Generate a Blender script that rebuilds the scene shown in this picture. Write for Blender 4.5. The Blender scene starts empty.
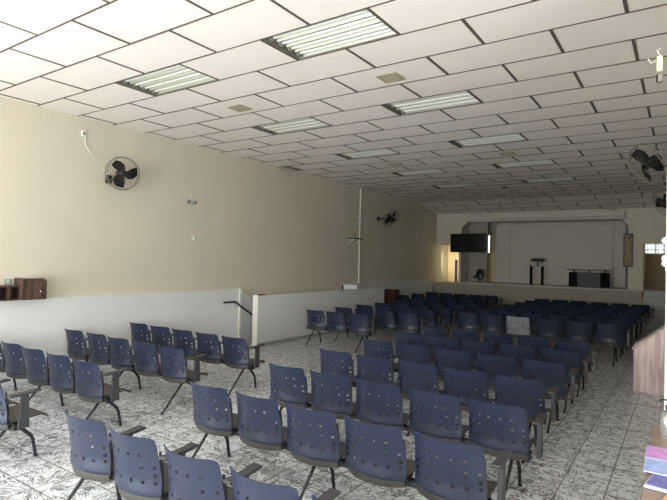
import bpy, bmesh, math, random
from mathutils import Vector, Matrix
random.seed(7)
S = bpy.context.scene
COL = S.collection

# ------------------------------------------------------------------ camera
ZC = 1.9
yaw, pitch, roll = .5984, .0189, .0244
Fw = Vector((-math.sin(yaw)*math.cos(pitch), math.cos(yaw)*math.cos(pitch), math.sin(pitch)))
Rt = Vector((math.cos(yaw), math.sin(yaw), 0)); Up = Rt.cross(Fw)
R2 = Rt*math.cos(roll)+Up*math.sin(roll); U2 = -Rt*math.sin(roll)+Up*math.cos(roll)
cam = bpy.data.objects.new('camera', bpy.data.cameras.new('camera'))
m = Matrix((R2, U2, -Fw)).transposed().to_4x4(); m.translation = (0, 0, ZC)
cam.matrix_world = m
cam.data.sensor_width = 36; cam.data.lens = 513.56/667*36; cam.data.clip_start = .05
COL.objects.link(cam); S.camera = cam

# ------------------------------------------------------------------ world, light, exposure
W = bpy.data.worlds.new('world'); S.world = W; W.use_nodes = True
W.node_tree.nodes['Background'].inputs[0].default_value = (.93, .97, 1, 1)
W.node_tree.nodes['Background'].inputs[1].default_value = 1.4
def area(name, loc, rot, sx, sy, power, col):
    l = bpy.data.lights.new(name, 'AREA'); l.shape = 'RECTANGLE'; l.size = sx; l.size_y = sy
    l.energy = power; l.color = col
    o = bpy.data.objects.new(name, l); o.location = loc; o.rotation_euler = rot; COL.objects.link(o)
# daylight through the entrance doors in the rear wall (behind the camera)
area('entrance_daylight', (-4.9, -2.95, 1.4), (math.radians(100), 0, 0), 5.2, 2.4, 370, (.95, .975, 1))
area('rear_window_daylight', (-.6, -2.95, 1.9), (math.radians(103), 0, 0), 1.8, 1.4, 150, (.95, .975, 1))
# added fills beside the camera; the left one sits in a made-up wall opening
area('left_side_fill', (-7.85, .2, 1.9), (0, math.radians(-98), 0), 1.6, 3.6, 20, (.95, .975, 1))
area('right_side_fill', (2.5, .4, 1.35), (0, math.radians(80), 0), 2.3, 2.6, 210, (.95, .975, 1))  # added fill before the closed right wall, brightens the left wall
sun = bpy.data.lights.new('sun', 'SUN'); sun.energy = 5; sun.angle = .01; sun.color = (1, .96, .88)
so_ = bpy.data.objects.new('sun', sun); so_.rotation_euler = (math.radians(50), 0, math.radians(-8)); COL.objects.link(so_)
# daylight through the windows of the two side passages beside the stage
area('left_passage_daylight', (-8.08, 19.75, 1.95), (0, math.radians(-90), math.radians(40)), .8, .5, 9, (1, .93, .74))
area('right_passage_daylight', (.25, 20.2, 2.3), (0, math.radians(90), 0), .8, .6, 2, (1, .93, .8))
S.view_settings.view_transform = 'Standard'; S.view_settings.look = 'None'
S.view_settings.exposure = 0.28; S.view_settings.gamma = 1; S.view_settings.use_curve_mapping = False
try: S.cycles.use_denoising = True
except Exception: pass

# ------------------------------------------------------------------ materials
def lin(c): return tuple(((v/255)/12.92 if v/255 <= .04045 else ((v/255+.055)/1.055)**2.4) for v in c)+(1,)
def mat(name, rgb, rough=.6, metal=0, noise=0, nscale=6, bump=0, bscale=60, spec=.5, emit=None, trans=0, coat=0):
    M = bpy.data.materials.new(name); M.use_nodes = True; nt = M.node_tree; b = nt.nodes['Principled BSDF']
    c = lin(rgb); b.inputs['Base Color'].default_value = c
    b.inputs['Roughness'].default_value = rough; b.inputs['Metallic'].default_value = metal
    b.inputs['Specular IOR Level'].default_value = spec
    if trans: b.inputs['Transmission Weight'].default_value = trans
    if coat: b.inputs['Coat Weight'].default_value = coat
    if emit: b.inputs['Emission Color'].default_value = c; b.inputs['Emission Strength'].default_value = emit
    if noise or bump:
        tc = nt.nodes.new('ShaderNodeTexCoord')
    if noise:
        n = nt.nodes.new('ShaderNodeTexNoise'); n.inputs['Scale'].default_value = nscale; n.inputs['Detail'].default_value = 4
        nt.links.new(tc.outputs['Object'], n.inputs['Vector'])
        r = nt.nodes.new('ShaderNodeValToRGB')
        r.color_ramp.elements[0].position = .3; r.color_ramp.elements[1].position = .7
        r.color_ramp.elements[0].color = tuple(v*(1-noise) for v in c[:3])+(1,)
        r.color_ramp.elements[1].color = tuple(min(1, v*(1+noise)) for v in c[:3])+(1,)
        nt.links.new(n.outputs['Fac'], r.inputs['Fac']); nt.links.new(r.outputs['Color'], b.inputs['Base Color'])
    if bump:
        n2 = nt.nodes.new('ShaderNodeTexNoise'); n2.inputs['Scale'].default_value = bscale; n2.inputs['Detail'].default_value = 3
        nt.links.new(tc.outputs['Object'], n2.inputs['Vector'])
        bp = nt.nodes.new('ShaderNodeBump'); bp.inputs['Strength'].default_value = bump; bp.inputs['Distance'].default_value = .01
        nt.links.new(n2.outputs['Fac'], bp.inputs['Height']); nt.links.new(bp.outputs['Normal'], b.inputs['Normal'])
    return M
def wood(name, dark, light, scale=6, rough=.45, axis=2):
    M = bpy.data.materials.new(name); M.use_nodes = True; nt = M.node_tree; b = nt.nodes['Principled BSDF']
    tc = nt.nodes.new('ShaderNodeTexCoord'); mp = nt.nodes.new('ShaderNodeMapping')
    sc = [scale*4]*3; sc[axis] = scale*.25; mp.inputs['Scale'].default_value = sc
    n = nt.nodes.new('ShaderNodeTexNoise'); n.inputs['Scale'].default_value = 1; n.inputs['Detail'].default_value = 5; n.inputs['Distortion'].default_value = .6
    r = nt.nodes.new('ShaderNodeValToRGB'); r.color_ramp.elements[0].color = lin(dark); r.color_ramp.elements[1].color = lin(light)
    r.color_ramp.elements[0].position = .35; r.color_ramp.elements[1].position = .65
    nt.links.new(tc.outputs['Object'], mp.inputs['Vector']); nt.links.new(mp.outputs['Vector'], n.inputs['Vector'])
    nt.links.new(n.outputs['Fac'], r.inputs['Fac']); nt.links.new(r.outputs['Color'], b.inputs['Base Color'])
    b.inputs['Roughness'].default_value = rough
    return M

M = {}
M['upper'] = mat('beige_wall_paint', (210, 203, 184), .75, noise=.03, nscale=.7, bump=.15, bscale=40)
M['lower'] = mat('white_wall_paint', (224, 226, 225), .6, noise=.02, nscale=1.2, bump=.35, bscale=25)
M['trimw'] = mat('white_gloss_paint', (235, 235, 228), .35)
M['panel'] = mat('ceiling_panel_white', (244, 236, 228), .8, noise=.02, nscale=1.5, bump=.1, bscale=90)
M['gap'] = mat('dark_ceiling_gap', (92, 82, 70), .8)
M['stagewall'] = mat('stage_wall_grey_white', (204, 199, 188), .7, noise=.02, nscale=1, bump=.1)
M['stagegrey'] = mat('stage_wall_grey', (166, 161, 148), .7, noise=.02, nscale=1)
M['stageface'] = mat('stage_front_plaster', (158, 151, 135), .7, noise=.04, nscale=2, bump=.2)
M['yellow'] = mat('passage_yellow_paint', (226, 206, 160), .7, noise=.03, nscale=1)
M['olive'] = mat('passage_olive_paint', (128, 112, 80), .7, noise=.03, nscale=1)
M['blue'] = mat('blue_moulded_plastic', (30, 39, 63), .4, noise=.07, nscale=3, spec=.6, bump=.06, bscale=150)
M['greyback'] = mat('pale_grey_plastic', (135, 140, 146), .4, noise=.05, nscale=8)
M['seat'] = mat('dark_grey_seat_plastic', (62, 61, 58), .5, noise=.08, nscale=10)
M['arm'] = mat('grey_armrest_plastic', (56, 57, 60), .45, noise=.06, nscale=12)
M['black'] = mat('black_painted_steel', (26, 28, 32), .35, spec=.5)
M['blackp'] = mat('black_plastic', (20, 19, 19), .4)
M['screen'] = mat('black_screen_glass', (6, 6, 8), .12)
M['steel'] = mat('brushed_steel', (170, 170, 168), .3, metal=.9)
M['reflect'] = mat('white_reflector_sheet', (176, 178, 164), .35, metal=.5)
M['tube'] = mat('opal_lamp_tube', (225, 225, 218), .3)
M['socket'] = mat('grey_lamp_socket', (120, 118, 108), .5)
M['vent'] = mat('beige_vent_plastic', (160, 150, 126), .6)
M['whitep'] = mat('white_plastic', (228, 226, 218), .5)
M['void'] = mat('painted_void_shade', (38, 32, 27), .9)  # near-black colour stands in for the shade of the roof void
M['matte'] = mat('matte_black', (14, 13, 13), .8, spec=.15)
M['greyp'] = mat('grey_plastic', (118, 112, 104), .5)
M['redp'] = mat('red_cloth', (150, 40, 30), .7)
M['woodd'] = wood('dark_wood_laminate', (62, 46, 38), (98, 76, 64), 5)
M['woodl'] = wood('pinkish_wood_laminate', (196, 170, 164), (238, 220, 214), 5)
M['woodt'] = wood('brown_table_laminate', (104, 88, 78), (134, 114, 102), 4, axis=1)
M['woodb'] = wood('brown_frame_wood', (58, 34, 22), (92, 58, 36), 6)
M['woodp'] = wood('pale_brown_door_wood', (150, 112, 84), (182, 144, 112), 4)
M['glass'] = mat('clear_glass', (240, 250, 248), .05, trans=1)
M['clearp'] = mat('translucent_plastic', (205, 212, 212), .15, trans=.85)
M['steelg'] = mat('grey_altar_cloth', (92, 92, 96), .7)
M['stair'] = mat('grey_stair_tile', (160, 160, 156), .5, noise=.08, nscale=20)

def floor_mat():
    F = bpy.data.materials.new('scribbled_ceramic_tile'); F.use_nodes = True; nt = F.node_tree; b = nt.nodes['Principled BSDF']
    N = nt.nodes.new; L = nt.links.new
    def mth(op, a, c=None, d=None):
        n = N('ShaderNodeMath'); n.operation = op
        for i, v in enumerate((a, c, d)):
            if v is None: continue
            if hasattr(v, 'links'): L(v, n.inputs[i])
            else: n.inputs[i].default_value = v
        return n.outputs[0]
    tc = N('ShaderNodeTexCoord'); sp = N('ShaderNodeSeparateXYZ'); L(tc.outputs['Object'], sp.inputs[0])
    T = .344
    px = mth('PINGPONG', mth('ADD', sp.outputs[0], .866+T*100), T)
    py = mth('PINGPONG', mth('ADD', sp.outputs[1], -5.55+T*100), T)
    # grout distance
    fx = mth('PINGPONG', mth('ADD', sp.outputs[0], .866+T*100), T/2)
    fy = mth('PINGPONG', mth('ADD', sp.outputs[1], -5.55+T*100), T/2)
    g = mth('LESS_THAN', mth('MINIMUM', fx, mth('ADD', fy, .0)), .0055)
    # mirrored polar coordinates: strokes radiate from every fourth joint crossing
    ang = mth('ARCTAN2', py, px); rad = mth('SQRT', mth('ADD', mth('MULTIPLY', px, px), mth('MULTIPLY', py, py)))
    cb = N('ShaderNodeCombineXYZ'); L(mth('MULTIPLY', ang, 9.), cb.inputs[0]); L(mth('MULTIPLY', rad, 6.), cb.inputs[1])
    L(mth('FLOOR', mth('MULTIPLY', mth('ADD', sp.outputs[0], .866), 1/(T*2))), cb.inputs[2])
    n1 = N('ShaderNodeTexNoise'); n1.inputs['Scale'].default_value = 1.25; n1.inputs['Detail'].default_value = 2.5; n1.inputs['Distortion'].default_value = .9
    L(cb.outputs[0], n1.inputs['Vector'])
    line = mth('LESS_THAN', mth('ABSOLUTE', mth('SUBTRACT', n1.outputs['Fac'], .5)), .045)
    n3 = N('ShaderNodeTexNoise'); n3.inputs['Scale'].default_value = 9; n3.inputs['Detail'].default_value = 2
    L(tc.outputs['Object'], n3.inputs['Vector'])
    line = mth('MULTIPLY', line, mth('GREATER_THAN', n3.outputs['Fac'], .45))
    # dark leaf-like flecks
    mp = N('ShaderNodeMapping'); mp.inputs['Scale'].default_value = (12, 26, 1); mp.inputs['Rotation'].default_value = (0, 0, .5)
    n4 = N('ShaderNodeTexNoise'); n4.inputs['Scale'].default_value = 1; n4.inputs['Detail'].default_value = 1.5; n4.inputs['Distortion'].default_value = 2.2
    L(tc.outputs['Object'], mp.inputs[0]); L(mp.outputs[0], n4.inputs['Vector'])
    fleck = mth('GREATER_THAN', n4.outputs['Fac'], .65)
    mp2 = N('ShaderNodeMapping'); mp2.inputs['Scale'].default_value = (30, 10, 1); mp2.inputs['Rotation'].default_value = (0, 0, -.4)
    n5 = N('ShaderNodeTexNoise'); n5.inputs['Scale'].default_value = 1; n5.inputs['Detail'].default_value = 1.5; n5.inputs['Distortion'].default_value = 1.5
    L(tc.outputs['Object'], mp2.inputs[0]); L(mp2.outputs[0], n5.inputs['Vector'])
    fleck2 = mth('GREATER_THAN', n5.outputs['Fac'], .67)
    dark = mth('MAXIMUM', mth('MULTIPLY', line, .85), mth('MULTIPLY', mth('MAXIMUM', fleck, fleck2), .85))
    mix = N('ShaderNodeMix'); mix.data_type = 'RGBA'
    mix.inputs[6].default_value = lin((226, 231, 234)); mix.inputs[7].default_value = lin((34, 35, 36)); L(dark, mix.inputs[0])
    mix2 = N('ShaderNodeMix'); mix2.data_type = 'RGBA'; L(mix.outputs[2], mix2.inputs[6]); mix2.inputs[7].default_value = lin((78, 76, 72))
    L(mth('MULTIPLY', g, .85), mix2.inputs[0])
    L(mix2.outputs[2], b.inputs['Base Color'])
    b.inputs['Roughness'].default_value = .3; b.inputs['Specular IOR Level'].default_value = .45
    return F
M['floor'] = floor_mat()

# ------------------------------------------------------------------ mesh helpers
class MB:
    def __init__(s): s.v = []; s.f = []
    def add(s, vs, fs):
        o = len(s.v); s.v += [tuple(v) for v in vs]; s.f += [tuple(i+o for i in f) for f in fs]; return s
    def box(s, x0, x1, y0, y1, z0, z1, M4=None):
        vs = [Vector((x, y, z)) for x in (x0, x1) for y in (y0, y1) for z in (z0, z1)]
        if M4: vs = [M4 @ v for v in vs]
        return s.add(vs, [(0,1,3,2), (4,6,7,5), (0,4,5,1), (2,3,7,6), (0,2,6,4), (1,5,7,3)])
    def tube(s, pts, r, n=8, cap=True):
        pts = [Vector(p) for p in pts]; rs = r if isinstance(r, (list, tuple)) else [r]*len(pts)
        rings = []; prev = None
        for i, p in enumerate(pts):
            a = pts[max(i-1, 0)]; c = pts[min(i+1, len(pts)-1)]; t = (c-a).normalized()
            if prev is None:
                u = t.orthogonal().normalized()
            else:
                u = (prev - t*prev.dot(t)); u = u.normalized() if u.length > 1e-5 else t.orthogonal().normalized()
            prev = u; w = t.cross(u)
            rings.append([p+(u*math.cos(2*math.pi*k/n)+w*math.sin(2*math.pi*k/n))*rs[i] for k in range(n)])
        vs = [v for rg in rings for v in rg]; fs = []
        for i in range(len(rings)-1):
            for k in range(n):
                a = i*n+k; b2 = i*n+(k+1) % n; fs.append((a, b2, b2+n, a+n))
        if cap: fs += [tuple(reversed(range(n))), tuple(range((len(rings)-1)*n, len(rings)*n))]
        return s.add(vs, fs)
    def lathe(s, prof, c=(0,0,0), n=20, M4=None):
        vs = []; fs = []
        for r, z in prof:
            for k in range(n):
                a = 2*math.pi*k/n; v = Vector((r*math.cos(a), r*math.sin(a), z)); v = (M4 @ v) if M4 else v; vs.append(v+Vector(c))
        for i in range(len(prof)-1):
            for k in range(n):
                a = i*n+k; b2 = i*n+(k+1) % n; fs.append((a, b2, b2+n, a+n))
        fs += [tuple(reversed(range(n))), tuple(range((len(prof)-1)*n, len(prof)*n))]
        return s.add(vs, fs)
    def ring(s, c, R, r, ax, n=36, m=6):
        ax = Vector(ax).normalized(); u = ax.orthogonal().normalized(); w = ax.cross(u); c = Vector(c)
        vs = []; fs = []
        for i in range(n):
            a = 2*math.pi*i/n; d = u*math.cos(a)+w*math.sin(a)
            for k in range(m):
                bb = 2*math.pi*k/m; vs.append(c+d*(R+r*math.cos(bb))+ax*r*math.sin(bb))
        for i in range(n):
            for k in range(m):
                fs.append((i*m+k, ((i+1) % n)*m+k, ((i+1) % n)*m+(k+1) % m, i*m+(k+1) % m))
        return s.add(vs, fs)
    def prism(s, poly, d0, d1, axis='y'):
        n = len(poly)
        def P(a, b2, d): return {'y': (a, d, b2), 'x': (d, a, b2), 'z': (a, b2, d)}[axis]
        vs = [P(a, b2, d0) for a, b2 in poly]+[P(a, b2, d1) for a, b2 in poly]
        fs = [tuple(range(n)), tuple(reversed(range(n, 2*n)))]+[(i, i+n, (i+1) % n+n, (i+1) % n) for i in range(n)]
        return s.add(vs, fs)
    def obj(s, name, mt, parent=None, smooth=False, bevel=0, seg=2, weld=True):
        me = bpy.data.meshes.new(name); me.from_pydata(s.v, [], s.f)
        bm = bmesh.new(); bm.from_mesh(me); bmesh.ops.recalc_face_normals(bm, faces=bm.faces); bm.to_mesh(me); bm.free()
        me.materials.append(mt if not isinstance(mt, str) else M[mt])
        if smooth:
            for p in me.polygons: p.use_smooth = True
            try: me.set_sharp_from_angle(angle=math.radians(42))
            except Exception: pass
        o = bpy.data.objects.new(name, me); COL.objects.link(o)
        if parent: o.parent = parent
        if bevel:
            b = o.modifiers.new('bevel', 'BEVEL'); b.width = bevel; b.segments = seg; b.limit_method = 'ANGLE'
        return o
def struct(o, label=None):
    o['kind'] = 'structure'
    if label: o['label'] = label
    return o
def tag(o, label, cat, group=None):
    o['label'] = label; o['category'] = cat
    if group: o['group'] = group
    return o
def empty(name, loc, label, cat, group=None, rz=0):
    o = bpy.data.objects.new(name, None); o.location = loc; o.rotation_euler = (0, 0, rz); o.empty_display_size = .1
    COL.objects.link(o); return tag(o, label, cat, group)
def dup_child(src, parent, dx=None, name=None):
    c = src.copy(); COL.objects.link(c); c.parent = parent
    if dx is not None: c.location = dx
    return c

# ------------------------------------------------------------------ the setting
CZ = ZC+2.203                       # ceiling height 4.10
X0C, Y0C, TW, TH = -1.673, 4.424, 1.25, .6248
def wx(y): return -8.03-.0105*(y-3.3)   # the side wall drifts slightly outward
YF = Y0C+21*TH                       # fold where the ceiling starts to drop
YB = 19.35                           # wall around the stage opening
def cz(y): return CZ if y < YF else CZ-(y-YF)/(YB-YF)*.27
XR = .35

def quadbox(mb, x0a, x1a, ya, x0b, x1b, yb, z0, z1):
    vs = [(x0a, ya, z0), (x1a, ya, z0), (x1b, yb, z0), (x0b, yb, z0), (x0a, ya, z1), (x1a, ya, z1), (x1b, yb, z1), (x0b, yb, z1)]
    return mb.add(vs, [(0,3,2,1), (4,5,6,7), (0,1,5,4), (1,2,6,5), (2,3,7,6), (3,0,4,7)])

# floor with a stairwell hole beside the left wall
mb = MB()
HY0, HY1, HX = 9.3, 12.4, -7.6
for (xa, xb, ya, yb) in ((-8.6, 3, -3.2, HY0), (HX, 3, HY0, HY1), (-8.6, 3, HY1, 21.2)):
    mb.box(xa, xb, ya, yb, -.12, 0)
struct(mb.obj('floor', 'floor'))
mb = MB()
for k in range(8):
    mb.box(-8.1, HX, HY0+k*.3, HY0+(k+1)*.3, -.17*(k+2)-.1, -.17*(k+1))
mb.box(-8.1, HX, HY0+2.4, HY1, -1.7, -1.53)
struct(mb.obj('stairwell_steps', 'stair'))
mb = MB(); mb.box(HX, HX+.1, HY0, HY1, -1.7, -.12); mb.box(-8.1, HX, HY1, HY1+.1, -1.7, -.12); mb.box(-8.1, HX, HY0-.1, HY0, -1.7, -.12)
struct(mb.obj('trim_stairwell_lining', 'lower'))

# left wall (upper beige, dado trim, thicker white lower wall)
mb = MB(); quadbox(mb, wx(2.1)-.2, wx(2.1), 2.1, wx(YB+.15)-.2, wx(YB+.15), YB+.15, -2.0, CZ+.15)
quadbox(mb, wx(-3)-.2, wx(-3), -3, wx(-1.7)-.2, wx(-1.7), -1.7, -.1, CZ+.15)
quadbox(mb, wx(-1.7)-.2, wx(-1.7), -1.7, wx(2.1)-.2, wx(2.1), 2.1, 2.75, CZ+.15)  # top of the unseen opening added for the left fill light
quadbox(mb, wx(-1.7)-.2, wx(-1.7), -1.7, wx(2.1)-.2, wx(2.1), 2.1, -.1, 1.0)
mb.box(wx(YB)-.2, wx(YB), YB+.15, 20.75, 0, CZ)
struct(mb.obj('wall_left', 'upper'))
LZ = 1.2
mb = MB(); quadbox(mb, wx(2.1)-.01, wx(2.1)+.1, 2.1, wx(8.1)-.01, wx(8.1)+.1, 8.1, 0, LZ)
struct(mb.obj('wall_left_lower', 'lower'))
mb = MB(); quadbox(mb, wx(2.1)-.01, wx(2.1)+.115, 2.1, wx(8.1)-.01, wx(8.1)+.115, 8.1, LZ, LZ+.015)
struct(mb.obj('trim_ledge', 'trimw'))
mb = MB(); mb.box(wx(8.1)-.01, wx(8.1)+.125, 8.1, 8.16, 0, LZ+.02); struct(mb.obj('trim_lower_wall_end', 'trimw'))
# white paint of the stair side of the wall, its upper edge running down with the stair
mb = MB()
def wallpoly(pts, t):
    vs = [(wx(y), y, z) for y, z in pts]+[(wx(y)+t, y, z) for y, z in pts]; n = len(pts)
    return vs, [tuple(range(n)), tuple(reversed(range(n, 2*n)))]+[(i, i+n, (i+1) % n+n, (i+1) % n) for i in range(n)]
mb.add(*wallpoly([(8.16, -1.6), (12.4, -1.6), (12.4, -1.1), (8.16, 1.18)], .012)); struct(mb.obj('wall_left_stair_dado', 'lower'))
mb = MB(); mb.add(*wallpoly([(8.16, 1.17), (12.4, -1.11), (12.4, -1.08), (8.16, 1.2)], .02)); struct(mb.obj('trim_stair_dado', 'trimw'))
# lower wall past the stair, with its pale end face
mb = MB(); quadbox(mb, wx(12.4)-.01, wx(12.4)+.05, 12.4, wx(YB)-.01, wx(YB)+.05, YB-.4, 0, LZ); struct(mb.obj('wall_left_lower_far', 'lower'))
mb = MB(); quadbox(mb, wx(12.4)-.01, wx(12.4)+.065, 12.4, wx(YB)-.01, wx(YB)+.065, YB-.4, LZ-.01, LZ+.015); struct(mb.obj('trim_ledge_far', 'trimw'))
mb = MB(); mb.box(wx(12.4), -7.63, 12.4, 12.5, 0, 1.2); struct(mb.obj('wall_stairwell_end', 'lower'))
# parapet around the stairwell
PX = -7.5
mb = MB(); mb.box(PX-.13, PX, 8.2, 13.8, 0, 1.09); struct(mb.obj('wall_parapet', 'lower', bevel=.006))
mb = MB(); mb.box(PX-.135, PX+.008, 8.17, 8.2, 0, 1.1); struct(mb.obj('trim_parapet_end', 'trimw', bevel=.004))
mb = MB(); mb.box(PX, PX+.012, 8.2, 13.8, 0, .07); struct(mb.obj('baseboard_parapet', 'stair'))

# right and rear walls (outside the photograph's frame)
mb = MB(); mb.box(XR, XR+.15, 3.72, YB+1.4, 0, CZ+.15); struct(mb.obj('wall_right', 'upper'))
mb = MB(); mb.box(-.01, 2.6, 3.57, 3.72, 0, CZ+.15); struct(mb.obj('wall_right_return', 'upper'))
mb = MB(); mb.box(2.6, 2.75, -3.0, 3.72, 0, CZ+.15); struct(mb.obj('wall_right_near', 'upper'))
mb = MB()
for (a, b2, c, d) in ((-8.3, -7.5, 0, 4.25), (-7.5, -2.3, 2.7, 4.25), (-2.3, -1.5, 0, 4.25), (-1.5, .3, 0, 1.2), (-1.5, .3, 2.6, 4.25), (.3, 2.75, 0, 4.25)):
    mb.box(a, b2, -3.15, -3.0, c, d)
struct(mb.obj('wall_rear', 'upper'))

# ceiling: separate lay-in panels in running bond over a sheet coloured dark for void shade, fixtures left out
FIX = {}                                     # (row, half tile index of panel's left joint)
for r in (-1, 3, 7, 11, 15):
    for i in (-3, -7): FIX[(r, i)] = 1
mb = MB(); bars = MB()
r0 = int((-3.1-Y0C)/TH)-1
for r in range(r0, 24):
    ya, yb = Y0C+r*TH, Y0C+(r+1)*TH
    if yb < -3: continue
    yb_ = min(yb, YB)
    off = 0 if r % 2 == 0 else 1
    for i in range(-12+off, 8, 2):
        xa, xb = X0C+i*.625, X0C+(i+2)*.625
        if xb < wx(ya) or xa > 2.7: continue
        if (r, i) in FIX: continue
        if r == 8 and i == -12: continue      # missing panel by the wall
        ga, gb = .006, .013
        x0, x1 = max(xa+gb, wx(ya)-.05), min(xb-gb, 2.65)
        if r == 8 and i == -10: x0 = -7.76    # panel slipped away from the wall
        if x1-x0 < .05: continue
        dz = [random.uniform(-.003, .003) for _ in range(4)]
        y0_, y1_ = ya+ga, yb_-ga
        vs = [(x0, y0_, cz(y0_)+dz[0]), (x1, y0_, cz(y0_)+dz[1]), (x1, y1_, cz(y1_)+dz[2]), (x0, y1_, cz(y1_)+dz[3])]
        vs += [(a, b2, c+.018) for a, b2, c in vs]
        mb.add(vs, [(0,3,2,1), (4,5,6,7), (0,1,5,4), (1,2,6,5), (2,3,7,6), (3,0,4,7)])
struct(mb.obj('ceiling', 'panel'))
mb = MB()
mb.add([(-8.5, -3.1, CZ+.15), (2.7, -3.1, CZ+.15), (2.7, YF, CZ+.15), (-8.5, YF, CZ+.15), (2.7, YB+.1, cz(YB)+.15), (-8.5, YB+.1, cz(YB)+.15)], [(0,1,2,3), (3,2,4,5)])
struct(mb.obj('ceiling_void', 'void'))
# suspended T-bars seen through the joints
mb = MB()
for r in range(r0, 25):
    y = min(Y0C+r*TH, YB)
    mb.box(-8.4, 2.65, y-.0085, y+.0085, cz(y)-.006, cz(y)+.012)
for r in range(r0, 24):
    ya, yb = Y0C+r*TH, min(Y0C+(r+1)*TH, YB)
    off = 0 if r % 2 == 0 else 1
    for i in range(-12+off, 8, 2):
        x = X0C+i*.625
        if x < -8.2 or x > 2.6 or ya < -3.2: continue
        vs = [(x-.0155, ya, cz(ya)-.005), (x+.0155, ya, cz(ya)-.005), (x+.0155, yb, cz(yb)-.005), (x-.0155, yb, cz(yb)-.005)]
        vs += [(a, b2, c+.016) for a, b2, c in vs]
        mb.add(vs, [(0,3,2,1), (4,5,6,7), (0,1,5,4), (1,2,6,5), (2,3,7,6), (3,0,4,7)])
struct(mb.obj('trim_ceiling_bars', 'gap'))

# ------------------------------------------------------------------ stage end
STZ, SY = 1.17, 18.9
XL = wx(YB)
AL, AR = -7.12, -1.5                 # alcove opening
ZT = cz(YB)
# wall around the alcove: left lintel over the passage, chamfered corner, right pier
mb = MB()
mb.prism([(XL-.1, 2.6), (AL, 2.6), (AL, 3.26), (-6.72, 3.66), (-6.6, ZT+.02), (XL-.1, ZT+.02)], YB, YB+.15)
struct(mb.obj('wall_stage_left', 'upper'))
mb = MB()
pts = [(-1.08, ZT+.02), (-1.08, STZ), (AR, STZ), (AR, 3.1)]
for k in range(1, 7):
    a = math.pi/2*k/6; pts.append((AR-.45+.45*math.cos(a), 3.1+.45*math.sin(a)))
pts += [(AR-.45, ZT+.02)]
mb.prism(pts, YB, YB+.15)
mb.prism([(-1.08, 2.66), (XR, 2.66), (XR, ZT+.02), (-1.08, ZT+.02)], YB, YB+.15)
struct(mb.obj('wall_stage_right', 'upper'))
mb = MB(); mb.prism([(-6.62, 3.62), (AR-.4, 3.6), (AR-.4, ZT+.02), (-6.62, ZT+.02)], YB, YB+.15); struct(mb.obj('wall_stage_beam', 'upper'))
# two-step cornice under the ceiling
mb = MB(); mb.box(-6.8, AR-.1, YB-.22, YB, 3.56, 3.74)
mb.box(-6.85, AR-.05, YB-.12, YB, 3.48, 3.56); struct(mb.obj('trim_cornice', 'stagewall', bevel=.015))
mb = MB(); mb.tube([(AL, YB-.02, STZ), (AL, YB-.02, 3.26), (-6.72, YB-.02, 3.66), (-6.6, YB-.02, 3.76)], .035, 6); struct(mb.obj('trim_alcove_left', 'greyp'))
# stage platform
mb = MB(); mb.box(-7.3, -1.07, SY, 20.75, 0, STZ-.04); struct(mb.obj('stage_platform', 'stageface'))
mb = MB(); mb.box(-7.32, -1.05, SY-.03, 20.75, STZ-.04, STZ); struct(mb.obj('trim_stage_edge', 'stagewall', bevel=.008))
# alcove interior
YI = 20.6
mb = MB(); mb.box(-8.3, -6.58, YI, YI+.15, 0, 4.0); mb.box(-6.43, -6.1, YI, YI+.15, 0, 4.0); mb.box(-6.58, -6.43, YI, YI+.15, 0, 2.32); mb.box(-6.58, -6.43, YI, YI+.15, 3.05, 4.0)
struct(mb.obj('wall_alcove_back', 'yellow'))
mb = MB(); mb.box(-6.1, -1.12, YI, YI+.15, 0, 4.0); mb.box(-6.5, -6.1, YI-.02, YI, 3.1, 3.9); struct(mb.obj('wall_alcove_centre', 'stagegrey'))
mb = MB(); mb.box(-7.1, -6.35, 20.0, 20.1, STZ, 3.9); struct(mb.obj('wall_alcove_left_screen', 'stagegrey'))
mb = MB(); mb.box(AL-.2, AL, YB+.15, YI, 0, 3.9); struct(mb.obj('wall_alcove_left_side', 'stagewall'))
mb = MB(); mb.box(-1.2, -1.08, YB+.15, YI, 0, 3.9); struct(mb.obj('wall_alcove_right_side', 'stagegrey'))
mb = MB(); mb.box(-7.3, XR+.1, YB+.15, YI+.15, 3.84, 3.95); mb.box(-8.4, -7.3, YB+.15, YI+.15, 3.4, 3.5); struct(mb.obj('ceiling_alcove', 'stagewall'))
def arch(x0, x1, z0, z1, r, n=8):
    p = [(x0, z0), (x1, z0)]
    for k in range(n+1):
        a = math.pi/2*k/n; p.append((x1-r+r*math.cos(a), z1-r+r*math.sin(a)))
    for k in range(n+1):
        a = math.pi/2+math.pi/2*k/n; p.append((x0+r+r*math.cos(a), z1-r+r*math.sin(a)))
    return p
mb = MB(); mb.prism(arch(-6.15, -1.64, STZ, 3.5, .22), YI-.2, YI-.002); struct(mb.obj('wall_alcove_panel', 'stagewall', bevel=.03))
mb = MB(); mb.prism(arch(-5.56, -5.5+3.42, STZ, 3.36, .03), YI-.26, YI-.2); struct(mb.obj('wall_alcove_panel_centre', 'stagewall', bevel=.02))
mb = MB(); mb.box(-5.62, -5.56, YI-.27, YI-.2, STZ, 3.4); mb.box(-2.08, -2.02, YI-.27, YI-.2, STZ, 3.4); mb.box(-5.62, -2.02, YI-.27, YI-.2, 3.36, 3.42)
struct(mb.obj('trim_panel_moulding', 'stagewall', bevel=.008))
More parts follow.
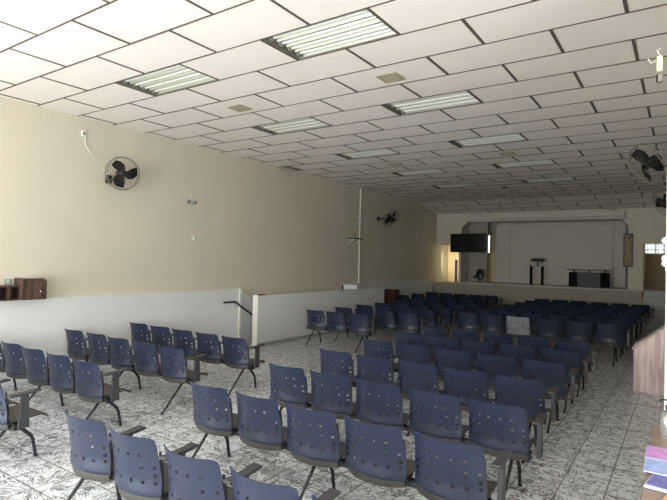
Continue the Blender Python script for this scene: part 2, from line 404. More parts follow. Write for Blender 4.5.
# right passage: back wall with a grilled window, steps
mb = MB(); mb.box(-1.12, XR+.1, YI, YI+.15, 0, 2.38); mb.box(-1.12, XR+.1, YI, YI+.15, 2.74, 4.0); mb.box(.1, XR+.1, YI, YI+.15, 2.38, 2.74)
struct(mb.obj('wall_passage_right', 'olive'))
w = MB(); 
for (a, b2, c, d) in ((-1.12, .1, 2.36, 2.39), (-1.12, .1, 2.73, 2.76), (-1.13, -1.1, 2.38, 2.74), (.08, .1, 2.38, 2.74), (-.8, -.76, 2.38, 2.74), (-.55, -.52, 2.38, 2.74)): w.box(a, b2, YI-.01, YI+.06, c, d)
win = struct(w.obj('window_1', 'trimw'))
w = MB()
for k in range(4): w.tube([(-1.1+.09*k, YI-.02, 2.38), (-1.1+.09*k, YI-.02, 2.74)], .009, 5)
w.tube([(-1.12, YI-.02, 2.5), (.1, YI-.02, 2.5)], .014, 5); w.tube([(-1.12, YI-.02, 2.68), (.1, YI-.02, 2.68)], .005, 5)
for k in range(6): w.tube([(-.7+.13*k, YI-.02, 2.38), (-.7+.13*k, YI-.02, 2.74)], .009, 5)
g = w.obj('window_grille', 'greyp', win)
w = MB(); w.box(-1.1, .08, YI+.03, YI+.036, 2.38, 2.74); w.obj('pane', 'glass', win)
w = MB(); w.box(-6.59, -6.57, YI-.01, YI+.08, 2.31, 3.06); w.box(-6.44, -6.42, YI-.01, YI+.08, 2.31, 3.06); w.box(-6.59, -6.42, YI-.01, YI+.08, 2.3, 2.33); w.box(-6.59, -6.42, YI-.01, YI+.08, 3.04, 3.07)
win = struct(w.obj('window_2', 'trimw')); w = MB(); w.box(-6.57, -6.44, YI+.03, YI+.036, 2.33, 3.04); w.obj('pane', 'glass', win)
mb = MB()
for k in range(6): mb.box(-1.05, XR, SY-1.3+.28*k, SY-1.3+.28*(k+1), 0, .195*(k+1))
mb.box(-1.05, XR, SY+.38, YI, 0, STZ)
struct(mb.obj('stage_steps_right', 'stair', bevel=.008))
mb = MB(); mb.box(XL+.06, -7.32, SY+.2, YI, 0, STZ-.05); struct(mb.obj('stage_landing_left', 'stageface'))
mb = MB(); mb.box(-7.42, -7.34, YB+.02, YB+.1, STZ-.05, 1.95); mb.box(-7.43, -7.33, YB+.01, YB+.11, 1.95, 2.0); door = tag(mb.obj('wooden_post', 'woodp'), 'pale brown wooden post standing below the wall-mounted television', 'post')

# ------------------------------------------------------------------ near door jamb at the right edge
mb = MB(); mb.box(-.084, 0.03, 3.55, 3.72, 0, CZ)
struct(mb.obj('door_1', 'trimw', bevel=.01))
h = empty('jamb_hook', (-.084, 3.6, 0), 'white scrolled metal hooks on the bright white door jamb', 'hook')
b_ = MB()
for z in (2.06, 1.955, 1.925): b_.lathe([(0.002, -.02), (.013, -.012), (.017, 0), (.013, .012), (.002, .02)], (-.008, 0, z), 10)
b_.tube([(0, 0, 2.09), (0, 0, 1.88)], .004, 6)
b_.obj('scroll', 'trimw', h, True)
lb = empty('jamb_lamp_box', (-.114, 3.6, 3.04), 'small cream box on a metal bracket high on the white door jamb', 'box')
MB().box(-.028, .0, -.02, .03, .03, .12).obj('box_body', mat('cream_plastic', (232, 226, 170), .5), lb, bevel=.003)
MB().box(-.03, .0, -.015, .02, -.03, .012).box(-.03, -.022, -.015, .02, -.03, .12).obj('bracket', 'greyp', lb)
w = MB(); w.tube([(-.01, 0, .12), (-.03, -.01, .16), (-.005, 0, .17)], .002, 5); w.tube([(-.028, 0, .1), (-.06, 0, .09), (-.075, 0, .12)], .002, 5); w.obj('wire', 'whitep', lb)

# ------------------------------------------------------------------ beam seating
PIT, BW, BH = .554, .485, .78
def back_profile():
    # (z, y) of the shell from the lower rim to the top edge; y grows towards the stage
    return [(.396, .08), (.399, .069), (.403, .063), (.408, .06), (.425, .06), (.45, .06), (.475, .062), (.497, .062), (.517, .06), (.545, .055),
            (.573, .05), (.593, .047), (.622, .041), (.65, .035), (.67, .031), (.70, .024), (.725, .017), (.75, .01), (.768, .004), (.78, 0)]
def shell(us, prof, half, holes, thick, curve, corner=.0, taper=None):
    nu, nv = len(us), len(prof); V = []
    for j, (z, y) in enumerate(prof):
        for i, u in enumerate(us):
            hw = half*(taper(z) if taper else 1)
            cor = corner*max(0, (abs(u)-.78)/.22)**2
            zz = z
            if corner and z > .72: zz = z-cor*(z-.72)/.06
            cu = 1
            V.append(Vector((u*hw, y+curve*cu*(abs(u)**2.2), zz)))
    # normals
    def at(i, j): return V[j*nu+i]
    Nn = []
    for j in range(nv):
        for i in range(nu):
            du = at(min(i+1, nu-1), j)-at(max(i-1, 0), j); dv = at(i, min(j+1, nv-1))-at(i, max(j-1, 0))
            Nn.append(du.cross(dv).normalized())
    back = [v+n*thick for v, n in zip(V, Nn)]; o = len(V)
    F = []; edge = {}
    for j in range(nv-1):
        for i in range(nu-1):
            if (i, j) in holes: continue
            a, b2, c, d = j*nu+i, j*nu+i+1, (j+1)*nu+i+1, (j+1)*nu+i
            F.append((a, b2, c, d)); F.append((o+d, o+c, o+b2, o+a))
            for e in ((a, b2), (b2, c), (c, d), (d, a)):
                k = tuple(sorted(e)); edge[k] = edge.get(k, [])+[e]
    for k, es in edge.items():
        if len(es) == 1:
            a, b2 = es[0]; F.append((b2, a, a+o, b2+o))
    return V+back, F
us = [-1, -.965, -.905, -.83, -.72, -.6, -.51, -.4, -.25, -.16, 0, .16, .25, .4, .51, .6, .72, .83, .905, .965, 1]
nus = len(us)
# hole columns: cell indices
prof = back_profile()
colO = [us.index(-.6), us.index(.51)]; colI = [us.index(-.25), us.index(.16)]
comb = [us.index(-.905), us.index(.83)]
holes = set()
for j, (z, y) in enumerate(prof[:-1]):
    for c in colO:
        if abs(z-.475) < .001 or abs(z-.573) < .001 or abs(z-.65) < .001: holes.add((c, j))
    for c in colI:
        if abs(z-.475) < .001 or abs(z-.65) < .001: holes.add((c, j))
    for c in comb:
        if any(abs(z-q) < .001 for q in (.475, .517, .573)): holes.add((c, j))
def tap(z): return .955+.045*min(1, max(0, (.66-z)/.12)) 
vs, fs = shell(us, prof, BW/2, holes, .006, .082, .016, tap)
src_back = MB().add(vs, fs)
bk = src_back.obj('backrest', 'blue', None, True)
bk_mesh = bk.data; bpy.data.objects.remove(bk)
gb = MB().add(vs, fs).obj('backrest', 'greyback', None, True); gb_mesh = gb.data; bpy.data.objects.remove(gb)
# seat shell
sv = [(.085, .414), (.072, .4), (.07, .375), (.076, .352), (.098, .342), (.125, .365), (.15, .39), (.2, .398), (.28, .4), (.36, .408), (.43, .414), (.48, .412), (.51, .398), (.522, .375)]
V = []; su = [-1, -.9, -.6, -.2, .2, .6, .9, 1]
for y, z in sv:
    for u in su:
        hw = .232 if y < .13 else .225
        V.append((u*hw, y+(.075*abs(u)**2.2 if y < .13 else (.03*abs(u)**2.2 if y < .2 else -.02*abs(u)**3)), z+(.012*abs(u)**3)))
nu = len(su); F = []
for j in range(len(sv)-1):
    for i in range(nu-1): F.append((j*nu+i, j*nu+i+1, (j+1)*nu+i+1, (j+1)*nu+i))
o_ = len(V); V2 = V+[(x, y, z-.012) for x, y, z in V]; F2 = F+[tuple(reversed([k+o_ for k in f])) for f in F]
L_ = len(sv)
bd = [i for i in range(nu)]+[j*nu+nu-1 for j in range(1, L_)]+[(L_-1)*nu+i for i in range(nu-2, -1, -1)]+[j*nu for j in range(L_-2, 0, -1)]
for k in range(len(bd)):
    a, b2 = bd[k], bd[(k+1) % len(bd)]; F2.append((a, b2, b2+o_, a+o_))
t_ = MB().add(V2, F2); 
for sx in (-.1, .1): t_.box(sx-.015, sx+.015, .16, .42, .375, .392)
so = t_.obj('seat', 'seat', None, True); seat_mesh = so.data; bpy.data.objects.remove(so)
# steel side frame behind and under the shell
fr = MB()
for s in (-1, 1):
    x = s*.231
    fr.tube([(s*.2, .34, .372), (s*.215, .2, .37), (x, .165, .385), (x, .152, .43), (x, .152, .5), (x, .146, .58), (x*.985, .13, .68)], .009, 6)
fr.tube([(-.2, .34, .372), (.2, .34, .372)], .009, 6)
fo = fr.obj('back_frame', 'black', None, True); frame_mesh = fo.data; bpy.data.objects.remove(fo)
# armrest: sloping pad and flat post
ar = MB()
pad = [(.11, .652), (.12, .664), (.24, .668), (.36, .682), (.375, .675), (.37, .662), (.24, .648), (.12, .642)]
ar.prism(pad, -.03, .03, 'x')
ao = ar.obj('armrest', 'arm', None, False, bevel=0); arm_mesh = ao.data; bpy.data.objects.remove(ao)
ap = MB(); ap.prism([(.2, .36), (.29, .36), (.28, .52), (.275, .65), (.22, .65), (.21, .52)], -.016, .016, 'x')
po = ap.obj('arm_post', 'arm', None, False); post_mesh = po.data; bpy.data.objects.remove(po)
lg = MB(); lg.tube([(0, .245, .375), (0, -.09, .012)], [.015, .011], 8); lg.tube([(0, .24, .36), (0, .33, .285), (0, .4, .215), (0, .425, .17), (0, .455, .012)], [.018, .018, .017, .016, .014], 8)
lg.box(-.03, .03, .2, .28, .33, .375); lg.lathe([(.012, 0), (.017, .004), (.017, .018), (.012, .022)], (0, -.094, 0), 10); lg.lathe([(.012, 0), (.019, .004), (.019, .018), (.012, .022)], (0, .456, 0), 10)
lo = lg.obj('leg', 'black', None, True); leg_mesh = lo.data; bpy.data.objects.remove(lo)
beams = {}
def beam_mesh(n):
    if n not in beams:
        L = (n-1)*PIT+.42
        b = MB(); b.box(-.02, L+.02, .21, .27, .335, .375)
        b.box(-.06, -.02, .2, .28, .325, .385); b.box(L+.02, L+.06, .2, .28, .325, .385)
        o = b.obj('beam', 'black', None, bevel=0); beams[n] = o.data; bpy.data.objects.remove(o)
    return beams[n]
def inst(name, me, parent, loc):
    o = bpy.data.objects.new(name, me); COL.objects.link(o); o.parent = parent; o.location = loc; return o
def bench(x, y, n, arms, label, group, grey=()):
    """x: left edge of the first backrest, y: plane of the backrest top; arms: gap indices 0..n"""
    root = empty('beam_bench', (x-.02, y-.045, 0), label, 'bench', group)
    c0 = BW/2
    for k in range(n):
        j = (random.uniform(-.004, .004), random.uniform(-.008, .008), 0)
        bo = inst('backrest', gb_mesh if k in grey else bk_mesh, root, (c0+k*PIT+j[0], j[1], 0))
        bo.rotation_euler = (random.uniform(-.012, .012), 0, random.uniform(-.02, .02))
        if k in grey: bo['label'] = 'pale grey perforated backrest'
        inst('back_frame', frame_mesh, bo, (0, 0, 0))
        inst('seat', seat_mesh, root, (c0+k*PIT, 0, 0))
    inst('beam', beam_mesh(n), root, (0, 0, 0))
    L = (n-1)*PIT+BW
    lp = [.14, L/2, L-.14] if n >= 5 else [.16, L-.16]
    for q in lp: inst('leg', leg_mesh, root, (q, 0, 0))
    for a in arms:
        ax = a*PIT-(PIT-BW)/2
        if a == 0: ax = -.03
        if a == n: ax = L+.06
        p = inst('armrest', arm_mesh, root, (ax, 0, 0)); inst('arm_post', post_mesh, p, (0, 0, 0))
    return root

G1, G2, G3, G4 = ('five-seat benches of the left block', 'five-seat benches of the centre block', 'benches of the far left block', 'benches of the far right block')
# left block
XLb = -7.68
bench(-7.52, 2.04, 5, range(6), 'blue bench cut by the left edge, nearest row of the left block', G1)
bench(XLb, 3.02, 5, (5,), 'blue five-seat bench, second row of the left block from the camera', G1)
bench(XLb, 4.12, 5, range(1, 6), 'blue five-seat bench, third row of the left block from the camera', G1)
bench(XLb, 5.2, 5, range(1, 6), 'blue five-seat bench, farthest row of the left block by the white stair parapet', G1)
# centre block
XM = -3.68
ord_ = ['nearest row of the centre block, bottom of the photo', 'second row of the centre block from the camera', 'third row of the centre block from the camera',
        'fourth row of the centre block from the camera', 'fifth row of the centre block from the camera', 'sixth row of the centre block from the camera', 'farthest row of the centre block, just before the dark far rows']
for k, y in enumerate((1.98, 3.13, 4.18, 5.27, 6.36, 7.34, 8.32)):
    bench(XM-(.11 if k > 2 else 0), y, 5, range(1, 6) if k == 0 else (5,), 'blue five-seat bench, '+ord_[k], G2)
# far left block
bench(-6.95, 9.15, 3, (3,), 'short blue three-seat bench in front of the white stair parapet', G3)
ol = ['first full row behind the three-seat bench', 'second full row behind the three-seat bench', 'third full row behind the three-seat bench', 'fourth full row behind the three-seat bench', 'fifth full row behind the three-seat bench']
for k, y in enumerate((10.2, 11.15, 12.1, 13.1, 14.1)):
    bench(-6.88, y, 4, (4,), 'dark blue four-seat bench, far left block, '+ol[k], G3)
of = ['third row from the stage', 'second row from the stage', 'row closest to the stage']
for k, y in enumerate((15.5, 16.7, 17.9)):
    bench(-7.98, y, 5, (5,), 'dark blue five-seat bench, far left block, '+of[k], G3)
# far right block, two three-seat benches end to end in every row
orr = ['first row, nearest the camera', 'second row', 'third row', 'fourth row', 'fifth row', 'sixth row', 'last row, closest to the stage']
for k, y in enumerate((11.3, 12.4, 13.5, 14.6, 15.7, 16.8, 17.9)):
    if k == 0:
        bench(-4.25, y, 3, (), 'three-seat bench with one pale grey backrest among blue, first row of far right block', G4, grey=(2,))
    else:
        bench(-4.25+.03*k, y, 3, (), 'dark blue three-seat bench, left half of far right block, '+orr[k], G4)
    bench(-2.5+.02*k, y, 3, (3,), 'dark blue three-seat bench by the right aisle, '+orr[k], G4)

# ------------------------------------------------------------------ ceiling fixtures
groupF = 'recessed four-tube lamps in the ceiling'
def fixture_meshes():
    hs = MB(); d = .09; w_, h_ = TW-.03, TH-.016
    hs.box(0, w_, 0, .006, 0, d); hs.box(0, w_, h_-.006, h_, 0, d); hs.box(0, .012, 0, h_, 0, d); hs.box(w_-.006, w_, 0, h_, 0, d); hs.box(0, w_, 0, h_, d, d+.006)
    rf = MB(); n = 4; p = h_/n
    pts = []
    for k in range(n):
        for q in range(7):
            t = q/6; y = .008+(k+t)*(h_-.016)/n; z = .012+.07*math.sin(math.pi*t)**.7
            pts.append((y, z))
    vs = [(x, y, z) for y, z in pts for x in (.07, w_-.01)]; fs = [(2*i, 2*i+1, 2*i+3, 2*i+2) for i in range(len(pts)-1)]
    rf.add(vs, fs)
    so = MB(); tb = MB()
    so.box(.012, .07, .01, h_-.01, .05, d)
    for k in range(n):
        y = .008+(k+.5)*(h_-.016)/n
        so.box(.04, .085, y-.02, y+.02, .004, .05)
    tb.tube([(.085, 0, 0), (w_-.03, 0, 0)], .014, 8)
    return hs, rf, so, tb
hs, rf, so, tb = fixture_meshes()
tmp = [hs.obj('housing', 'socket'), rf.obj('reflector', 'reflect', None, True), so.obj('socket', 'socket'), tb.obj('tube', 'tube', None, True)]
fm = [t.data for t in tmp]
for t in tmp: bpy.data.objects.remove(t)
rows_txt = {-1: 'nearest the camera', 3: 'second from the camera', 7: 'third from the camera', 11: 'fourth from the camera', 15: 'farthest from the camera'}
for (r, i) in FIX:
    x, y = X0C+i*.625+.015, Y0C+r*TH+.008
    root = empty('ceiling_lamp', (x, y, CZ), 'recessed four-tube ceiling lamp, unlit, %s column, %s' % ('right' if i == -3 else 'left', rows_txt[r]), 'ceiling lamp', groupF)
    inst('housing', fm[0], root, (0, 0, 0)); inst('reflector', fm[1], root, (0, 0, 0)); inst('socket', fm[2], root, (0, 0, 0))
    for k in range(4): inst('tube', fm[3], root, (0, .008+(k+.5)*(TH-.032)/4, .028))
# square beige vents
lv = [(-2.92, 5.41, 'square beige ceiling vent right of the big near lamps'), (-5.42, 5.41, 'square beige ceiling vent left of the near lamps, toward the side wall'), (-2.92, 10.36, 'square beige ceiling vent between third and fourth lamps of the right column'),
      (-5.42, 10.36, 'square beige ceiling vent between third and fourth lamps of the left column')]
for x, y, lab in lv:
    root = empty('ceiling_vent', (x, y, CZ), lab, 'vent', 'square beige ceiling vents')
    f_ = MB(); 
    for (a, b2, c, d) in ((-.13, .13, -.13, -.11), (-.13, .13, .11, .13), (-.13, -.11, -.11, .11), (.11, .13, -.11, .11)): f_.box(a, b2, c, d, -.014, -.004)
    f_.obj('vent_frame', 'vent', root)
    f_ = MB()
    for k in range(9): f_.box(-.11, .11, -.105+.024*k, -.092+.024*k, -.012, -.005)
    f_.box(-.11, .11, -.11, .11, -.006, -.004)
    f_.obj('vent_grille', 'vent', root)
mb = MB(); mb.lathe([(.05, -.04), (.06, -.03), (.06, -.003)], (0, 0, 0), 14); sd = mb.obj('smoke_detector', 'blackp', None, True); sd.location = (-4.27, 14.87, CZ-.002)
tag(sd, 'small round black detector on the far ceiling', 'smoke detector')

# ------------------------------------------------------------------ wall fans
def fan(loc, normal, R, bracket, label, spin=0, cat='fan', group='black wall fans'):
    """loc: cage centre; normal: direction the fan faces; bracket: wall point"""
    root = empty('wall_fan', loc, label, cat, group); n = Vector(normal).normalized()
    u = n.cross(Vector((0, 0, 1))).normalized(); v = u.cross(n) * -1
    v = n.cross(u)
    cg = MB()
    for (off, rr) in ((.05, R*.97), (0, R), (-.05, R*.97)): cg.ring(n*off, rr, .0055, n, 40, 5)
    obj_ = cg.obj('cage_rim', 'greyp', root, True)
    cw = MB(); nw = 36
    for k in range(nw):
        a = 2*math.pi*k/nw; d = u*math.cos(a)+v*math.sin(a); a2 = a+.35; d2 = u*math.cos(a2)+v*math.sin(a2)
        cw.tube([n*.09+d*.05, n*.085+d2*R*.5, n*.06+d2*R*.85, d2*R], .0011, 4, False)
        if k % 2 == 0: cw.tube([n*-.1+d*.08, n*-.08+d2*R*.6, d2*R*.99], .0011, 4, False)
    cw.obj('cage_wires', 'greyp', root)
    hb = MB(); rot = Vector((0, 0, 1)).rotation_difference(n).to_matrix().to_4x4()
    hb.lathe([(.02, .085), (.055, .08), (.06, .05), (.055, .02), (.03, 0)], (0, 0, 0), 14, rot); hb.obj('hub', 'blackp', root, True)
    for b in range(3):
        a0 = spin+2*math.pi*b/3; bl = MB(); vs = []; 
        for q in range(9):
            t = q/8; r_ = .04+t*(R*.86-.04); wdt = .16*(.35+1.0*math.sin(math.pi*(.12+.72*t)))
            wdt *= R/.28*.85
            for e in (-1, 0, 1):
                an = a0+t*.45; d = u*math.cos(an)+v*math.sin(an); p = -u*math.sin(an)+v*math.cos(an)
                vs.append(d*r_+p*e*wdt*.5+n*(.035+e*.022))
        fs = []
        for q in range(8):
            for e in range(2): fs.append((q*3+e, q*3+e+1, q*3+e+4, q*3+e+3))
        vs2 = vs+[Vector(x)-n*.004 for x in vs]; L2 = len(vs)
        fs2 = fs+[tuple(reversed([k+L2 for k in f])) for f in fs]
        bl.add(vs2, fs2); bl.obj('blade', 'matte', root, True)
    mo = MB(); mo.lathe([(.03, 0), (.07, -.03), (.075, -.12), (.06, -.16), (.02, -.175)], (0, 0, 0), 16, rot); mo.obj('motor', 'blackp', root, True)
    br = Vector(bracket)-Vector(loc); ar_ = MB()
    mid = n*-.12+Vector((0, 0, -.09))
    ar_.tube([n*-.1, mid, br*.7+mid*.3, br], .016, 8); ar_.obj('arm', 'blackp', root, True)
    pl = MB(); w_ = Vector((1, 0, 0)) if True else 0
    pl.box(br.x-.02, br.x+.03, br.y-.05, br.y+.05, br.z-.07, br.z+.07); pl.obj('wall_plate', 'blackp', root, bevel=.01)
    return root
fan((-7.74, 5.06, 3.25), (.95, -.22, -.1), .275, (-8.02, 4.98, 3.16), 'black wall fan high on the left wall, nearest the camera', .9)
fan((-7.84, 14.75, 3.3), (.75, -.1, -.62), .31, (-8.12, 14.42, 3.25), 'black wall fan far down the left wall, beyond the vertical pipe', .3)
fan((-.41, 8.5, 3.37), (-.62, -.5, -.55), .31, (.33, 8.75, 3.3), 'large black wall fan reaching in from the right, below the ceiling', .5)
fan((-.27, 12.0, 3.16), (-.62, -.45, -.5), .31, (.33, 12.25, 3.1), 'black wall fan at the right edge, lower and farther back', 1.4)

# ------------------------------------------------------------------ things on the left wall
def cable(name, pts, r, mt, label, cat='cable'):
    o = MB().tube(pts, r, 6).obj(name, mt, None, True); return tag(o, label, cat)
x_ = wx(4.6)+.006
cable('hanging_cable', [(x_, 4.56, 3.8), (x_+.01, 4.57, 3.66), (x_+.005, 4.66, 3.55), (x_, 4.72, 3.5)], .007, 'whitep', 'loose white cable hanging from the outlet up the left wall')
cable('fan_cable', [(wx(5)+.006, 4.86, 3.37), (wx(5)+.012, 4.93, 3.28), (wx(5)+.012, 5.0, 3.23)], .006, 'whitep', 'short white cable running to the nearest wall fan')
def wallbox(name, y, z, sy, sz, mt, label, cat, dx=.03):
    r = empty(name, (wx(y), y, z), label, cat)
    MB().box(0, dx, -sy, sy, -sz, sz).obj('cover_plate', mt, r, bevel=.004)
    q = MB(); q.box(dx-.001, dx+.004, -sy*.5, sy*.5, -sz*.45, sz*.45); q.obj('insert', 'greyp' if mt != 'greyp' else 'whitep', r)
wallbox('wall_outlet', 4.53, 3.84, .035, .05, 'whitep', 'white outlet plate above the nearest wall fan', 'outlet')
wallbox('wall_sensor', 6.79, 2.97, .1, .028, 'greyp', 'small wide grey box high on the middle of the left wall', 'sensor', .04)
wallbox('wall_switch', 6.9, 2.26, .045, .035, 'whitep', 'small white switch plate below the grey box', 'switch')
wallbox('wall_hook_plate', 6.8, 3.1, .02, .02, 'whitep', 'tiny white clip just above the grey box', 'clip')
p = empty('conduit_pipe', (wx(13.25)+.045, 13.25, 0), 'white vertical conduit pipe on the left wall, ceiling to ledge', 'pipe')
MB().tube([(0, 0, 1.2), (0, 0, CZ-.02)], .02, 8).obj('pipe', 'whitep', p, True)
q = MB(); 
for z in (1.6, 2.4, 3.2): q.box(-.04, .025, -.035, .035, z, z+.03)
q.obj('clamp', 'whitep', p)
sh = empty('bracket_shelf', (wx(12.9), 12.9, 2.55), 'small dark wall shelf on two white brackets beside the vertical pipe', 'shelf')
MB().box(0, .2, -.27, .3, -.03, 0).obj('board', 'blackp', sh)
for yy in (-.2, .1):
    q = MB(); q.tube([(.19, yy, -.04), (.01, yy-.06, -.2)], .01, 6); q.box(0, .2, yy-.012, yy+.012, -.045, -.03); q.obj('bracket', 'whitep', sh)
wallbox('wall_buzzer', 13.05, 2.68, .025, .025, 'blackp', 'tiny black buzzer just above the small dark wall shelf', 'buzzer')

# brown shelf unit resting on the ledge
ya, yb, ym = 3.0, 3.9, 3.56
cab = empty('ledge_cabinet', (-7.98, ya, LZ+.015), 'dark brown wooden cabinet with open pigeonholes on the left ledge', 'cabinet')
c = MB(); t = .018; d0, d1 = -.04, .2
c.box(d0, d1, 0, ym-ya, 0, t); c.box(d0, d1, 0, ym-ya, .19, .19+t); c.box(d0, d0+t, 0, ym-ya, 0, .2)
for yy in (.0, .24, .39, .54): c.box(d0, d1, yy, yy+t, t, .19)
c.obj('open_shelves', 'woodd', cab, bevel=.002)
c = MB(); c.prism([(ym-ya, 0), (yb-ya, 0), (yb-ya, .27), (yb-ya-.05, .31), (ym-ya, .31)], d0, d1+.02, 'x'); c.obj('closed_box', 'woodd', cab, bevel=.003)
c = MB(); c.box(d1+.02, d1+.035, ym-ya+.09, yb-ya-.07, .02, .26); dd = c.obj('door', 'woodd', cab, bevel=.003)
MB().lathe([(.006, 0), (.012, .006), (.009, .016), (.002, .018)], (0, 0, 0), 10, Matrix.Rotation(math.radians(90), 4, 'Y')).obj('knob', 'whitep', dd).location = (d1+.035, yb-ya-.1, .12)
c = MB(); c.box(d1-.01, d1+.004, .02, .24, .02, .188); dd = c.obj('drawer', 'woodd', cab, bevel=.003)
MB().lathe([(.006, 0), (.012, .006), (.009, .016), (.002, .018)], (0, 0, 0), 10, Matrix.Rotation(math.radians(90), 4, 'Y')).obj('knob', 'whitep', dd).location = (d1+.004, .13, .1)
pp = MB().box(-8.0, -7.85, 3.64, 3.82, LZ+.015+.31, LZ+.015+.318).obj('paper_sheet', 'whitep'); tag(pp, 'white paper sheet lying on top of the brown ledge cabinet', 'paper')
g_ = MB(); g_.lathe([(.03, 0), (.038, .004), (.045, .09), (.043, .09), (.035, .008), (.002, .008)], (-7.9, 3.43, LZ+.015+.209), 16); g_ = g_.obj('glass_cup', 'clearp', None, True); tag(g_, 'clear cup standing on the low part of the ledge cabinet', 'cup')

# handrail on the stair side
hr = empty('handrail', (-7.92, 7.6, .95), 'black metal handrail starting level then sloping down behind the white parapet', 'handrail')
MB().tube([(0, 0, 0), (0, .3, 0), (0, .36, -.015), (0, .42, -.06), (0, 1.9, -.92)], .02, 10).obj('rail', 'black', hr, True)
q = MB(); q.tube([(0, .33, -.02), (-.02, .28, -.1), (-.02, .28, -.12)], .008, 6); q.obj('rail_bracket', 'steel', hr, True)
q = MB(); q.tube([(0, 1.0, -.4), (-.1, 1.0, -.42)], .008, 6); q.obj('rail_bracket', 'steel', hr, True)
rc = MB(); rc.prism([(-7.6, 8.24), (-7.52, 8.22), (-7.51, 8.42), (-7.55, 8.5), (-7.6, 8.4)], 1.091, 1.11, 'z'); rc = rc.obj('red_cloth', 'redp', None, bevel=.006); tag(rc, 'small red cloth lying on the near end of the parapet top', 'cloth')
# dark cupboard past the parapet
dc = empty('dark_cupboard', (-7.95, 14.95, 0), 'dark brown cupboard against the left wall just past the parapet end', 'cupboard')
MB().box(-.08, .3, -.25, .15, .0, .98).obj('body', 'woodb', dc, bevel=.006); MB().box(-.06, .28, -.262, -.25, .05, .93).obj('door', 'woodb', dc, bevel=.003)

# ------------------------------------------------------------------ stage furniture
tv = empty('television', (-6.78, 18.95, 2.3), 'wide black flat television hung in front of the stage left corner', 'television', rz=math.radians(2))
MB().box(-.66, .66, -.03, .02, 0, .71).obj('casing', 'blackp', tv, bevel=.008); MB().box(-.64, .64, -.034, -.03, .02, .69).obj('screen', 'screen', tv)
q = MB(); q.box(-.06, .06, .02, .38, .32, .4); q.box(-.2, .2, .02, .05, .2, .52); q.box(-.1, .1, .36, .4, .25, .47); q.obj('wall_mount', 'blackp', tv)

Ls = STZ
lt = empty('glass_lectern', (-4.43, 19.75, Ls), 'small table with clear glass top on two dark legs, on the stage', 'lectern')
MB().box(-.36, .36, -.2, .2, .67, .685).obj('glass_top', 'glass', lt)
for s in (-.2, .19): MB().box(s-.028, s+.028, -.1, .1, .02, .67).box(s-.05, s+.05, -.15, .15, 0, .02).obj('leg', 'matte', lt)
st = empty('book_stand', (-4.4, 19.72, Ls+.685), 'black tilted book stand on the glass-topped table', 'book stand')
MB().box(-.025, .025, -.02, .02, 0, .2).box(-.09, .09, -.07, .07, 0, .012).obj('stem', 'blackp', st)
R_ = Matrix.Translation((0, 0, .22)) @ Matrix.Rotation(math.radians(18), 4, 'X')
MB().box(-.23, .23, -.15, .15, -.012, .012, R_).box(-.23, .23, -.16, -.15, -.012, .04, R_).obj('tray', 'blackp', st)
mc = MB(); mc.lathe([(.03, 0), (.035, .02), (.02, .04), (.004, .05)], (-4.66, 19.72, Ls+.685), 10); mc = mc.obj('microphone_base', 'blackp', None, True); tag(mc, 'tiny black microphone base left on the glass table top', 'microphone')
at = empty('altar_table', (-2.7, 19.75, Ls), 'wide table with glass top, black side pillars and grey centre, right on the stage', 'table')
MB().box(-.68, .66, -.28, .28, .575, .592).obj('table_top', 'matte', at, bevel=.003)
for s in (-.5, .49): MB().box(s-.12, s+.12, -.2, .2, 0, .5).obj('pillar', 'matte', at, bevel=.004)
MB().box(-.39, .38, -.05, .12, 0, .49).obj('centre_panel', 'steelg', at)
q = MB()
for s in (-.5, 0, .49): q.lathe([(.035, 0), (.02, .03), (.02, .05), (.04, .075)], (s, 0, .5), 10)
q.box(-.6, .6, -.02, .02, .488, .502); q.obj('support', 'blackp', at)
# free-standing fan / speaker on the stage
sf = empty('stage_fan', (-6.47, 19.5, Ls), 'black oval fan standing on the stage below the television', 'fan')
R_ = Matrix.Translation((0, 0, .3)) @ Matrix.Rotation(math.radians(78), 4, 'X') @ Matrix.Diagonal((.14, .23, 1, 1))
MB().lathe([(.75, -.06), (.95, -.04), (1, 0), (.95, .04), (.75, .06)], (0, 0, 0), 24, R_).obj('guard', 'blackp', sf, True)
MB().box(-.02, .02, -.02, .02, .02, .12).lathe([(.13, 0), (.13, .012), (.04, .03)], (0, 0, 0), 16).obj('stand', 'blackp', sf)
MB().lathe([(.02, -.04), (.05, -.03), (.05, .03), (.02, .04)], (-.2, 0, .2), 12, Matrix.Rotation(math.radians(90), 4, 'Y')).tube([(-.17, 0, .2), (-.08, 0, .22)], .012, 6).obj('control_knob', 'blackp', sf)

# tall framed picture on the right pier
pf = empty('framed_picture', (-1.5, YB, 1.9), 'tall narrow brown framed picture on the wall right of the stage', 'picture', rz=math.radians(0))
q = MB()
for (a, b2, c_, d) in ((-.14, .14, 0, .04), (-.14, .14, 1.06, 1.1), (-.14, -.1, .04, 1.06), (.1, .14, .04, 1.06)): q.box(a, b2, -.04, -.002, c_, d)
q.obj('frame', 'woodb', pf, bevel=.005)
AM = mat('brown_painted_canvas', (150, 124, 92), .6, noise=.45, nscale=7); MB().box(-.1, .1, -.02, -.006, .04, 1.06).obj('canvas', AM, pf)

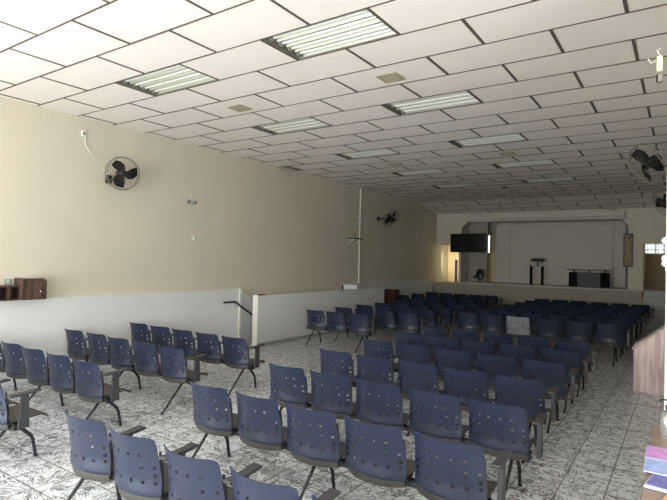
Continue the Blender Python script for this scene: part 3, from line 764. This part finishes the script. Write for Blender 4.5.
# ------------------------------------------------------------------ wooden pulpit at the right aisle
wp = empty('wooden_pulpit', (-.59, 9.15, 0), 'pinkish-brown wooden pulpit with sloping top beside the right aisle', 'pulpit')
prf = [(-.03, .0), (.72, 0), (.72, 1.12), (.5, 1.12), (.05, .79), (-.03, .70)]
c = MB(); c.prism([(-.03, 0), (.7, 0), (.7, 1.08), (.38, .98), (-.03, .64)], 0, .03); c.obj('side_panel', 'woodl', wp, bevel=.003)
c = MB(); c.prism([(-.03, 0), (.7, 0), (.7, 1.08), (.38, .98), (-.03, .64)], .57, .6); c.obj('side_panel', 'woodl', wp, bevel=.003)
c = MB(); c.box(-.03, -.005, .03, .57, 0, .62); c.obj('front_panel', 'woodl', wp)
c = MB(); c.prism([(-.045, .635), (.38, .985), (.7, 1.085), (.7, 1.108), (.372, 1.008), (-.055, .652)], -.01, .61); c.obj('top', 'woodl', wp, bevel=.003)

# ------------------------------------------------------------------ near table with leaflets and sanitiser
nt_ = empty('reception_table', (.45, 2.75, 0), 'brown wooden table at the bottom right corner under leaflets and a bottle', 'table')
TX0, TX1, TY0, TY1 = -.58, .6, -1.3, .74
MB().box(TX0, TX1, TY0, TY1, .965, 1.0).obj('tabletop', 'woodt', nt_, bevel=.004)
for sx, sy in ((TX0+.06, TY0+.06), (TX1-.06, TY0+.06), (TX0+.12, TY1-.06), (TX1-.06, TY1-.06)): MB().box(sx-.025, sx+.025, sy-.025, sy+.025, 0, .965).obj('leg', 'woodt', nt_)
def leaflet(x, y, sx, sy, rz, z, bands, label):
    r = empty('leaflet', (x, y, z), label, 'leaflet', None, rz)
    MB().box(-sx/2, sx/2, -sy/2, sy/2, 0, .004).obj('sheet', mat('leaflet_paper', bands[0], .5), r)
    for k, (a, b2, c_) in enumerate(bands[1]):
        MB().box(-sx/2+.002, sx/2-.002, -sy/2+sy*a, -sy/2+sy*b2, .004, .0046).obj('printed_band', mat('leaflet_print', c_, .5, noise=.25, nscale=22), r)
    return r
leaflet(.02, 2.84, .32, .38, .02, 1.008, ((190, 190, 220), [(.52, .98, (170, 122, 182)), (.0, .48, (138, 156, 205))]), 'leaflet with a lilac upper half and pale blue lower half')
leaflet(.045, 2.6, .3, .3, -.16, 1.003, ((190, 200, 235), [(.1, .6, (84, 90, 150)), (.65, .95, (160, 180, 225))]), 'blue-violet printed leaflet partly under the lilac one')
leaflet(.08, 2.36, .28, .24, -.2, 1.0, ((220, 190, 150), [(.1, .9, (200, 140, 82))]), 'orange printed leaflet at the bottom corner of the table')
bt = empty('sanitiser_bottle', (-.055, 3.3, 1.0), 'clear pump bottle with a black pump head on the brown table', 'bottle')
MB().lathe([(.035, 0), (.042, .006), (.043, .1), (.036, .125), (.016, .14), (.014, .15)], (0, 0, 0), 20).obj('body', 'clearp', bt, True)
MB().lathe([(.018, .145), (.018, .165), (.007, .168), (.007, .185), (.014, .187), (.014, .197)], (0, 0, 0), 14).tube([(0, 0, .192), (-.035, 0, .192), (-.042, 0, .182)], .005, 6).obj('pump', 'blackp', bt, True)
